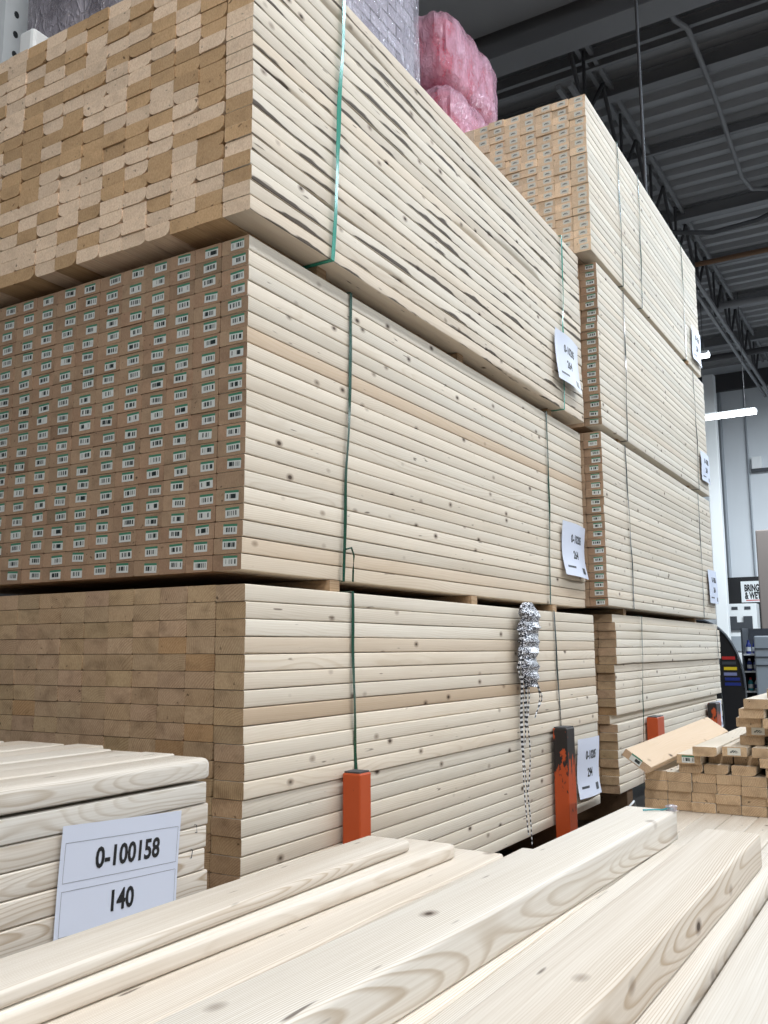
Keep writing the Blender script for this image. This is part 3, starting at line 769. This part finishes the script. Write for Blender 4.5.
for k in range(9):
    x = -0.075 + 0.010*k; ln = (0.42, 0.50, 0.70, 0.74, 0.55, 0.40, 0.36, 0.34, 0.30)[k]
    t0 = MB(); pts = []
    for i in range(13):
        f = i/12
        pts.append((x*(1 - 0.35*f) + 0.009*math.sin(f*8 + k*2) - 0.01*f, -0.064 - 0.010*math.sin(f*5+k) - 0.008, -0.10 - ln*f))
    t0.tube(pts, 0.0022, M['cord'], 6); t0.obj('strand', parent=net, smooth=60)
for k in range(5):
    t0 = MB(); a0 = 0.6 + k*0.9
    pts = [((-0.085 if k < 2 else 0.05) + 0.03*math.cos(a0 + i*0.7)*(1+0.1*k), -0.085 - 0.006*math.sin(i), -0.15 - 0.035*k - 0.02*i) for i in range(7)]
    t0.tube(pts, 0.0022, M['cord'], 6); t0.obj('strand', parent=net, smooth=60)
# twine end lying by the rear bundle
b = MB(); b.tube([(2.33, -0.16, 0.012), (2.33, -0.165, 0.10), (2.36, -0.17, 0.16), (2.42, -0.17, 0.17), (2.47, -0.17, 0.12)], 0.005, M['white'], 6)
o = b.obj('twine', smooth=60); tag(o, 'pale twine loop standing up from the floor before the bottom rear bundle', 'twine')

# ------------------------------------------------------------------ goods on top
def packed(name, x0, x1, y0, y1, z0, z1, core, label, cat, skin='film', g=None, round_=0.03, lab=True, puff=0.012):
    root = bpy.data.objects.new(name, None); COL.objects.link(root); root.location = ((x0+x1)/2, (y0+y1)/2, z0)
    tag(root, label, cat, g)
    def blk(inset, m, nm, wob, seed):
        w, d, h = (x1-x0)/2 - inset, (y1-y0)/2 - inset, z1 - z0 - 2*inset
        bb = MB(); rings = []
        N = 14
        for j in range(N+1):
            f = j/N; z = inset + h*f
            e = min(f, 1-f)*h
            sh = 0 if e > round_ else round_*(1 - math.sqrt(max(0, 1-(1-e/round_)**2)))
            ring = []
            per = []
            for s in range(4):
                for q in range(16):
                    t = q/16
                    p = [(-w + 2*w*t, -d), (w, -d + 2*d*t), (w - 2*w*t, d), (-w, d - 2*d*t)][s]
                    cc = min(round_, w*0.5, d*0.5)
                    ax_, ay_ = abs(p[0]) - (w - cc), abs(p[1]) - (d - cc)
                    if ax_ > 0 and ay_ > 0:
                        hh = math.hypot(ax_, ay_); kk = cc/hh if hh > cc else 1.0
                        p = (math.copysign(w - cc + ax_*kk, p[0]), math.copysign(d - cc + ay_*kk, p[1]))
                    per.append(p)
            for k, (px, py) in enumerate(per):
                kx, ky = px*(1 - sh/w), py*(1 - sh/d)
                rl = math.hypot(kx, ky)
                wv = wob*(sm(k*0.9 + z*5, seed) + 0.6*sm(z*23+k*2.1, seed+3))
                ring.append((kx*(1 + wv/rl), ky*(1 + wv/rl), z))
            rings.append(ring)
        bb.loft(rings, m); return bb.obj(nm, parent=root, smooth=40)
    blk(0.02, core, 'contents', 0.0, 1)
    blk(0.0, M[skin], 'wrap', puff, 2)
    return root
packed('insulation_bag', 2.46, 3.20, 0.67, 1.12, 3.90, 4.37, M['pink'], 'upper bag of pink insulation in clear plastic on the rear stack', 'insulation bag', 'film_pink', 'bagged insulation on the rear stack', 0.11, puff=0.018)
packed('insulation_bag', 2.44, 3.22, 0.64, 1.12, 3.4935, 3.897, M['pink'], 'lower bag of pink insulation, half hidden behind the topmost boards', 'insulation bag', 'film_pink', 'bagged insulation on the rear stack', 0.11, puff=0.018)
packed('wrapped_pallet', 1.10, 2.13, 0.66, 1.12, 2.652, 4.5, M['packs'], 'plastic wrapped load of lilac grey packs on top of the front stack', 'pallet load', puff=0.008)
packed('wrapped_pallet', 0.16, 1.05, 0.50, 1.12, 2.652, 3.75, M['packs_d'], 'plastic wrapped load of dark packs behind the top front boards', 'pallet load', puff=0.006)
b = MB(); b.box(-0.05, 0.05, -0.04, 0.03, 0, 0.17, M['white']); o = bevel(b.obj('white_carton', (0.10, 0.955, 2.572)), 0.012)
tag(o, 'small white wrapped pack between the steel upright and the dark load', 'carton')
for x, w in ((0.55, 'front part of the dark load'), (0.95, 'rear part of the dark load'), (1.35, 'front part of the lilac load'), (1.95, 'rear part of the lilac load')):
    b = MB(); b.box(-0.03, 0.03, 0, 0.62, 0, 0.0755, M['end_brown']); o = bevel(b.obj('timber_bearer', (x, 0.49 if x < 1 else 0.52, 2.5745)), 0.004); o.color = (0.6, 0.55, 0.5, 1); o['tone'] = 0.0
    tag(o, f'timber bearer on top of the front stack under the {w}', 'bearer', 'timber bearers on top of the front stack')
# rack upright behind the front stack
root = bpy.data.objects.new('rack_upright', None); COL.objects.link(root); root.location = (0.16, 1.22, 0)
tag(root, 'perforated galvanised rack upright rising behind the front stack', 'rack')
b = MB(); b.box(0, 0.09, 0, 0.004, 0, 5.0, M['steel']); b.box(0, 0.004, 0.004, 0.08, 0, 5.0, M['steel']); b.box(0.086, 0.09, 0.004, 0.08, 0, 5.0, M['steel']); colm = b.obj('column', parent=root)
for k in range(22):
    b = MB(); z = 2.55 + k*0.075
    b.loft([[(0.045 + 0.010*math.cos(a), yy, z + 0.013*math.sin(a)) for a in [i*math.pi/5 for i in range(10)]] for yy in (-0.0008, 0.002)], M['hole']); b.obj('slot', parent=colm)
b = MB(); b.box(-0.05, 0.14, -0.03, 0.11, 0, 0.01, M['steel']); b.obj('foot_plate', parent=root)

# ------------------------------------------------------------------ hall: floor, ceiling, wall
def flat(name, x0, x1, y0, y1, z0, z1, m):
    b = MB(); b.box(x0, x1, y0, y1, z0, z1, m); return struct(b.obj(name))
WX, ZC = 19.0, 7.0
flat('floor', -14, WX + 0.2, -16, 16, -0.1, 0.0, M['concrete'])
# corrugated deck, ribs along Y
b = MB(); pts = []
x = -14.0; p = 0.30
while x < WX + 0.2:
    pts += [(x, ZC), (x + 0.10, ZC), (x + 0.14, ZC + 0.07), (x + 0.26, ZC + 0.07)]; x += p
vs = []; fs = []
for (px, pz) in pts: vs += [(px, -16, pz), (px, 16, pz)]
for i in range(len(pts)-1): fs.append((2*i, 2*i+1, 2*i+3, 2*i+2))
b.add(vs, fs, M['deck'])
vs2 = [(v[0], v[1], ZC + 0.12) for v in (vs[0], vs[1], vs[-1], vs[-2])]
b.add(vs2, [(0, 1, 2, 3)], M['deck'])
struct(b.obj('ceiling'))
flat('added_backing', -14, 5.0, 2.8, 2.9, 0, 2.5, M['beam_d'])  # dark backing added to block world light in the gaps between bundles
flat('wall_far', WX, WX + 0.2, -16, 16, 0, ZC, M['wall'])
flat('trim_1', WX - 0.12, WX - 0.002, -16, 16, 6.42, 6.80, M['beam_d'])
def ibeam_y(x, z, h, w, m, y0=-15.9, y1=15.9, name='ceiling_beam'):
    b = MB(); t = 0.016
    prof = [(-w/2, 0), (w/2, 0), (w/2, t), (t/2, t), (t/2, h-t), (w/2, h-t), (w/2, h), (-w/2, h), (-w/2, h-t), (-t/2, h-t), (-t/2, t), (-w/2, t)]
    rings = [[(x + px, yy, z + pz) for px, pz in prof] for yy in (y0, y1)]
    b.loft(rings, m); o = b.obj(name); return struct(o)
ibeam_y(5.98, 6.45, 0.54, 0.30, M['beam'])
for x, z, h, w in ((6.93, 6.86, 0.13, 0.05), (7.12, 6.88, 0.11, 0.05), (7.62, 6.80, 0.19, 0.14), (9.15, 6.88, 0.11, 0.05), (11.0, 6.80, 0.19, 0.13), (12.9, 6.86, 0.13, 0.06), (14.8, 6.78, 0.21, 0.14), (16.9, 6.80, 0.19, 0.12)):
    ibeam_y(x, z, h, w, M['beam'])
flat('ceiling_panel', 2.6, 5.80, 0.2, 10, 6.70, 6.98, M['deck'])
def truss(y, x0, x1, z0, z1, pitch, name='ceiling_truss'):
    b = MB()
    for z in (z0, z1):
        for s in (-0.055, 0.055): b.box(x0, x1, y + s - 0.022, y + s + 0.022, z, z + 0.055, M['beam'])
    x = x0; k = 0
    while x < x1 - pitch:
        b.tube([(x, y, z1), (x + pitch/2, y, z0 + 0.03)], 0.022, M['beam_d'], 6); b.tube([(x + pitch/2, y, z0 + 0.03), (x + pitch, y, z1)], 0.022, M['beam_d'], 6)
        b.tube([(x + pitch/2, y, z0 + 0.03), (x + pitch/2, y, z1)], 0.018, M['beam_d'], 6); x += pitch; k += 1
    struct(b.obj(name))
truss(1.27, 6.15, 18.8, 6.12, 6.90, 1.3)
truss(-0.95, 6.15, 18.8, 6.12, 6.90, 1.3)
truss(4.2, 6.15, 18.8, 6.12, 6.90, 1.3)
# pipes, rod and cables under the deck
def run(name, pts, r, m, label, cat, n=8, g=None):
    b = MB(); b.tube(pts, r, m, n); o = b.obj(name, smooth=60); tag(o, label, cat, g); return o
run('sprinkler_pipe', [(6.0, 0.33, 6.72), (6.55, 0.30, 6.72), (6.75, 0.22, 6.72), (7.9, 0.22, 6.74), (10.0, 0.28, 6.74), (10.4, 0.22, 6.74), (10.5, 0.05, 6.74), (10.45, -0.45, 6.74)], 0.028, M['beam'], 'thin pipe bent at its end running under the ceiling deck', 'pipe')
run('hanging_cable', [(9.4, 1.12, 5.95), (9.6, 0.6, 5.9), (9.75, 0.1, 6.0), (9.8, -0.5, 6.2), (9.8, -1.5, 6.4)], 0.03, M['beam_d'], 'sagging black cable slung across the hall under the ceiling', 'cable')
run('hanging_rod', [(4.62, 0.18, 3.3 + 3.6), (4.62, 0.18, 3.5)], 0.012, M['beam_d'], 'thin rod hanging from the ceiling above the rear stack', 'rod')
run('rusty_pipe', [(11.9, 2.4, 6.5), (11.9, -3.0, 6.5)], 0.04, plain('rusty_iron', rgb(120, 90, 66), 0.7), 'brownish pipe crossing under the far ceiling', 'pipe')
run('gas_pipe', [(13.7, 6.0, 6.45), (13.7, -4.0, 6.45)], 0.06, M['beam'], 'grey pipe crossing just before the far wall, under the ceiling', 'pipe')
run('far_pipe', [(16.0, 6.0, 6.3), (16.0, -4.0, 6.3)], 0.06, M['beam_d'], 'dark pipe crossing highest above the far wall', 'pipe')

# lamps: linear fixtures
def lamp(x, y, z, L, label, group='linear lamps hung in the hall', along='Y', power=None, hang=True, w=0.10, color=(0.88, 0.95, 1.0)):
    root = bpy.data.objects.new('linear_lamp', None); COL.objects.link(root); root.location = (x, y, z); tag(root, label, 'lamp', group)
    if along == 'X': root.rotation_euler = (0, 0, R(90))
    b = MB(); b.box(-w/2, w/2, -L/2, L/2, 0.03, 0.075, M['white']); b.obj('housing', parent=root)
    b = MB(); b.box(-w/2+0.006, w/2-0.006, -L/2+0.01, L/2-0.01, 0.0, 0.0295, M['lamp']); b.obj('diffuser', parent=root)
    if hang:
        for s in (-1, 1):
            b = MB(); b.tube([(0, s*L*0.35, 0.075), (0, s*L*0.35, ZC - z - 0.03)], 0.006, M['beam_d'], 5); b.obj('hanger', parent=root)
    if power:
        l = bpy.data.lights.new('lamp_light', 'AREA'); l.shape = 'RECTANGLE'; l.size = w; l.size_y = L; l.energy = power; l.color = color
        lo = bpy.data.objects.new('lamp_light', l); COL.objects.link(lo); lo.parent = root; lo.location = (0, 0, -0.004)
    return root
lamp(14.6, 1.52, 4.78, 1.16, 'linear lamp glowing before the far wall, beside the rear stack', power=60, w=0.2)
lamp(12.6, 1.56, 5.28, 0.56, 'short linear lamp just peeping past the topmost rear bundle', power=25, w=0.16)
# aisle rows, above and behind the viewer
for i, (x, k) in enumerate(((-7.5, 1.8), (-4.5, 1.1), (-1.5, 0.8), (1.5, 0.9), (4.5, 1.2), (7.5, 1.4))):
    for j, (y, pw) in enumerate(((-2.3, 95), (-7.5, 150))):
        lamp(x, y, 6.1, 2.4, f'linear lamp over the aisle outside the view, row {ORD[j+1]}, place {ORD[i+1]}', 'linear lamps over the aisle', 'X', power=pw*k, w=0.22, color=(0.99, 0.99, 0.98) if x < 3 else (0.70, 0.85, 1.0))
for i, y in enumerate((-1.0, -4.0)):
    lamp(13.5, y, 6.0, 2.4, f'linear lamp lighting the far wall outside the view, {ORD[i+1]} one', 'linear lamps by the far wall', 'Y', power=540, w=0.22)

# far wall fittings
def on(x, px, py):      # point of the plane x = const seen at a pixel of the photograph (used once to measure the wall fittings)
    d = rt*((px-384)/FPX) - up*((py-512)/FPX) + fw
    return CAM_C + d*((x - CAM_C.x)/d.x)
b = MB(); b.box(-0.11, 0.11, -0.11, 0.11, 0, 6.4, M['white'])
pc = on(17.5, 716, 500)
o = bevel(b.obj('wall_column', (17.5, pc.y, 0)), 0.01); struct(o)
for k, (px, m, r_, lab) in enumerate(((726.5, 'grey', 0.035, 'grey conduit on the far wall beside the white column'), (752, 'grey', 0.02, 'thin conduit on the far wall dropping to the junction box'))):
    q = on(WX - 0.05, px, 520)
    run('wall_conduit', [(WX - 0.05, q.y, 0.0 if k == 0 else 1.8), (WX - 0.05, q.y, 6.4)], r_, M[m], lab, 'conduit', 8, 'conduits on the far wall')
q = on(WX - 0.08, 757, 463)
b = MB(); b.box(-0.08, 0.08, -0.10, 0.10, -0.13, 0.13, M['white']); o = bevel(b.obj('junction_box', (WX - 0.082, q.y, q.z)), 0.012)
tag(o, 'white box with dark bracket high on the far wall', 'junction box')
b = MB(); b.box(-0.06, 0.06, -0.30, 0.12, -0.19, -0.13, M['dgrey']); b.obj('bracket', parent=o)

# black sign board with the white sign
def panel(name, x, px0, px1, py0, py1, th, m, label, cat, parent=None):
    a, c = on(x, px0, py1), on(x, px1, py0)
    y1, y0 = a.y, c.y
    b = MB(); b.box(-th, 0, y0 - a.y, 0, 0, on(x, px0, py0).z - a.z, m)
    o = b.obj(name, (x, a.y, a.z) if not parent else (0, 0, 0), parent)
    if not parent: tag(o, label, cat)
    return o, a, y0
o, a, y0 = panel('sign_board', WX - 0.01, 727, 790, 578, 640, 0.08, M['black'], 'black board on the far wall carrying the white sign', 'sign board')
sa, sb = on(WX - 0.095, 742, 602.5), on(WX - 0.095, 778, 582)
b = MB(); b.box(-0.02, 0, sb.y - sa.y, 0, 0, on(WX - 0.095, 742, 581.5).z - sa.z, M['white'])
sg = b.obj('white_sign', (WX - 0.095, sa.y, sa.z)); tag(sg, 'white sign reading BRING US and WE\'LL in black capitals, on the black board', 'sign')
sh = on(WX - 0.095, 742, 581.5).z - sa.z
for body, f in (('BRING US', 0.66), ("& WE'LL", 0.30)):
    me = text_mesh(body, sh*0.44, sh*0.02, 0.001)
    xs = [v.co.x for v in me.vertices]; x0 = min(xs)
    for v in me.vertices: X, Y, Z = v.co; v.co = (-0.0215 - Z, -(X - x0)*0.52 - 0.07, sh*f + Y)
    me.materials.clear(); me.materials.append(M['ink']); me.update(); link('lettering', me, parent=sg)
b = MB(); b.box(-0.0225, -0.0205, sb.y - sa.y, -0.09, sh*0.07, sh*0.115, M['red']); b.obj('red_line', parent=sg)
# white display with dark devices
da, db = on(WX - 0.6, 727, 634), on(WX - 0.6, 756, 605)
root = bpy.data.objects.new('device_display', None); COL.objects.link(root); root.location = (WX - 0.6, da.y, 0); tag(root, 'white shelf front with dark grey devices below the black sign board', 'display')
W_ = da.y - db.y; zA, zB = da.z, on(WX - 0.6, 727, 604).z
b = MB(); b.box(0, 0.4, -W_, 0, 0, zB, M['white']); cab = bevel(b.obj('cabinet', parent=root), 0.01)
b = MB(); hh = zB - zA
b.box(-0.05, -0.001, -W_*0.86, -W_*0.10, zA + hh*0.12, zA + hh*0.38, M['dgrey']); b.box(-0.05, -0.001, -W_*0.36, -W_*0.10, zA + hh*0.38, zA + hh*0.58, M['dgrey']); b.box(-0.05, -0.001, -W_*0.86, -W_*0.58, zA + hh*0.38, zA + hh*0.58, M['dgrey']); b.obj('device', parent=root)
b = MB(); b.box(-0.03, -0.001, -W_*0.96, -W_*0.02, zA - 0.35, zA - 0.05, M['grey']); b.obj('grey_shelf_front', parent=root)
for f in (0.20, 0.62):
    b = MB(); b.box(-0.012, -0.001, -W_*(f+0.2), -W_*f, zA + hh*0.80, zA + hh*0.90, M['dgrey']); b.obj('small_print', parent=cab)

# rounded black display panel past the rear stack
root = bpy.data.objects.new('arched_display', None); COL.objects.link(root)
ax = 7.5; pa = on(ax, 746, 700); ptop = on(ax, 706, 620)
root.location = (ax, pa.y, 0); tag(root, 'black display panel with rounded top and coloured stripes past the rear stack', 'display')
yw = 0.80; H = ptop.z; shz = on(ax, 745, 688).z
prof = [(0, 0.0)] + [(0.40*(1-math.cos(a)), shz + (H - shz)*math.sin(a)) for a in [R(10*i) for i in range(10)]] + [(yw - 0.40*(1-math.cos(a)), shz + (H - shz)*math.sin(a)) for a in [R(90 - 10*i) for i in range(10)]] + [(yw, 0.0)]
b = MB(); b.loft([[(xx, y, z) for y, z in prof] for xx in (0, 0.08)], M['black']); pan = bevel(b.obj('panel', parent=root), 0.006)
def rim(sc):
    return None
b = MB(); b.tube([(-0.004, y, z) for y, z in prof[1:-1]], 0.014, M['dgrey'], 6); b.obj('edge_trim', parent=root, smooth=60)
for k, (py, m, px0, px1) in enumerate(((658, 'red', 722, 735), (663, 'dgrey', 722, 736), (668.5, 'yellow', 724, 737), (674, 'violet', 724, 737), (679, 'blue', 725, 740), (684, 'blue', 725, 741))):
    p0, p1 = on(ax, px0, py), on(ax, px1, py)
    b = MB(); b.box(-0.004, -0.0005, p1.y - pa.y, p0.y - pa.y, p0.z - 0.014, p0.z + 0.014, M[m]); b.obj('coloured_stripe', parent=pan)

# shelving with bottles
sx = 10.5
root = bpy.data.objects.new('shelf_unit', None); COL.objects.link(root)
s0 = on(sx, 741, 640); s1 = on(sx, 790, 640)
root.location = (sx, s0.y, 0); tag(root, 'white shelf unit stocked with blue bottles, seen past the black display', 'shelf')
Ws = s0.y - s1.y
zs = [on(sx, 750, py).z for py in (654, 671, 691)]
for z in zs:
    b = MB(); b.box(0, 0.45, -Ws, 0, z - 0.02, z, M['white']); bevel(b.obj('shelf', parent=root), 0.004)
b = MB(); b.box(0.45, 0.48, -Ws, 0, 0, zs[0] + 0.32, M['dgrey']); b.obj('back_panel', parent=root)
for yy in (0.0, -Ws):
    b = MB(); b.box(0.0, 0.45, yy - 0.02, yy, 0, zs[0] + 0.32, M['dgrey']); b.obj('side_panel', parent=root)
def bottle(x, y, z, h, r, body, cap, label, g):
    b = MB(); n = 12
    b.loft([[(rr_*math.cos(2*math.pi*k/n), rr_*math.sin(2*math.pi*k/n), zz) for k in range(n)] for rr_, zz in ((r*0.9, 0), (r, h*0.05), (r, h*0.65), (r*0.5, h*0.80), (r*0.42, h*0.84))], M[body])
    o = b.obj('bottle', (x, y, z + 0.0005), smooth=50); tag(o, label, 'bottle', g)
    c = MB(); c.loft([[(rr_*math.cos(2*math.pi*k/n), rr_*math.sin(2*math.pi*k/n), zz) for k in range(n)] for rr_, zz in ((r*0.5, h*0.841), (r*0.5, h))], M[cap]); c.obj('cap', parent=o, smooth=50)
    w = MB(); w.loft([[(r*1.02*math.cos(2*math.pi*k/n), r*1.02*math.sin(2*math.pi*k/n), zz) for k in range(n)] for zz in (h*0.2, h*0.5)], M['white' if body != 'white' else 'blue']); w.obj('wrap_label', parent=o, smooth=50)
where = {0: 'top', 1: 'middle', 2: 'lower'}
for j, z in enumerate(zs[:3]):
    for i in range(6):
        body = ('blue', 'blue', 'violet', 'blue', 'blue', 'blue')[(i+j) % 6] if j < 2 else ('teal_p', 'white', 'blue', 'white', 'blue', 'white')[i]
        bottle(sx + 0.10, s0.y - 0.065 - i*(Ws-0.1)/6, z, (0.17, 0.15, 0.16)[j], 0.030, body, ('blue', 'white', 'red')[j], f'bottle on the {where[j]} shelf past the black display, {ORD[i+1]} from the black panel', 'bottles on the far shelf')
g0, g1 = on(10.2, 757.5, 680), on(10.2, 790, 634)
b = MB(); wd = g0.y - g1.y
b.loft([[(0, -wd, 0), (0.4, -wd, 0), (0.4, 0, 0), (0, 0, 0)], [(0, -wd, g1.z - 0.02), (0.4, -wd, g1.z - 0.02), (0.4, 0, g1.z - 0.02), (0, 0, g1.z - 0.02)]], M['grey'])
o = bevel(b.obj('grey_stand', (10.1, g0.y, 0)), 0.02); tag(o, 'pale grey display stand in front of the shelf unit, at the edge of the view', 'stand')
for k in range(3):
    b = MB(); b.box(-0.015, -0.0005, -wd*0.98, -wd*0.02, g1.z*(0.62 + 0.1*k), g1.z*(0.62 + 0.1*k) + 0.012, M['dgrey']); b.obj('shelf_edge', parent=o)
# tall grey-brown cabinet and pale grey bin at the edge of the view
c0 = on(15.0, 758, 575); c1 = on(15.0, 800, 530)
b = MB(); b.box(0, 0.5, c1.y - c0.y, 0, 0, on(15.0, 758, 530).z, M['brownp']); o = bevel(b.obj('tall_cabinet', (15.0, c0.y, 0)), 0.02)
tag(o, 'tall brownish cabinet at the edge of the view before the far wall', 'cabinet')

# ------------------------------------------------------------------ world and view
w = bpy.data.worlds.new('world'); SC.world = w; w.use_nodes = True
bg = w.node_tree.nodes['Background']; bg.inputs[0].default_value = (0.90, 0.95, 1.0, 1); bg.inputs[1].default_value = 0.30
SC.view_settings.view_transform = 'Standard'; SC.view_settings.look = 'None'; SC.view_settings.gamma = 1.0; SC.view_settings.use_curve_mapping = False
SC.view_settings.exposure = 0.06
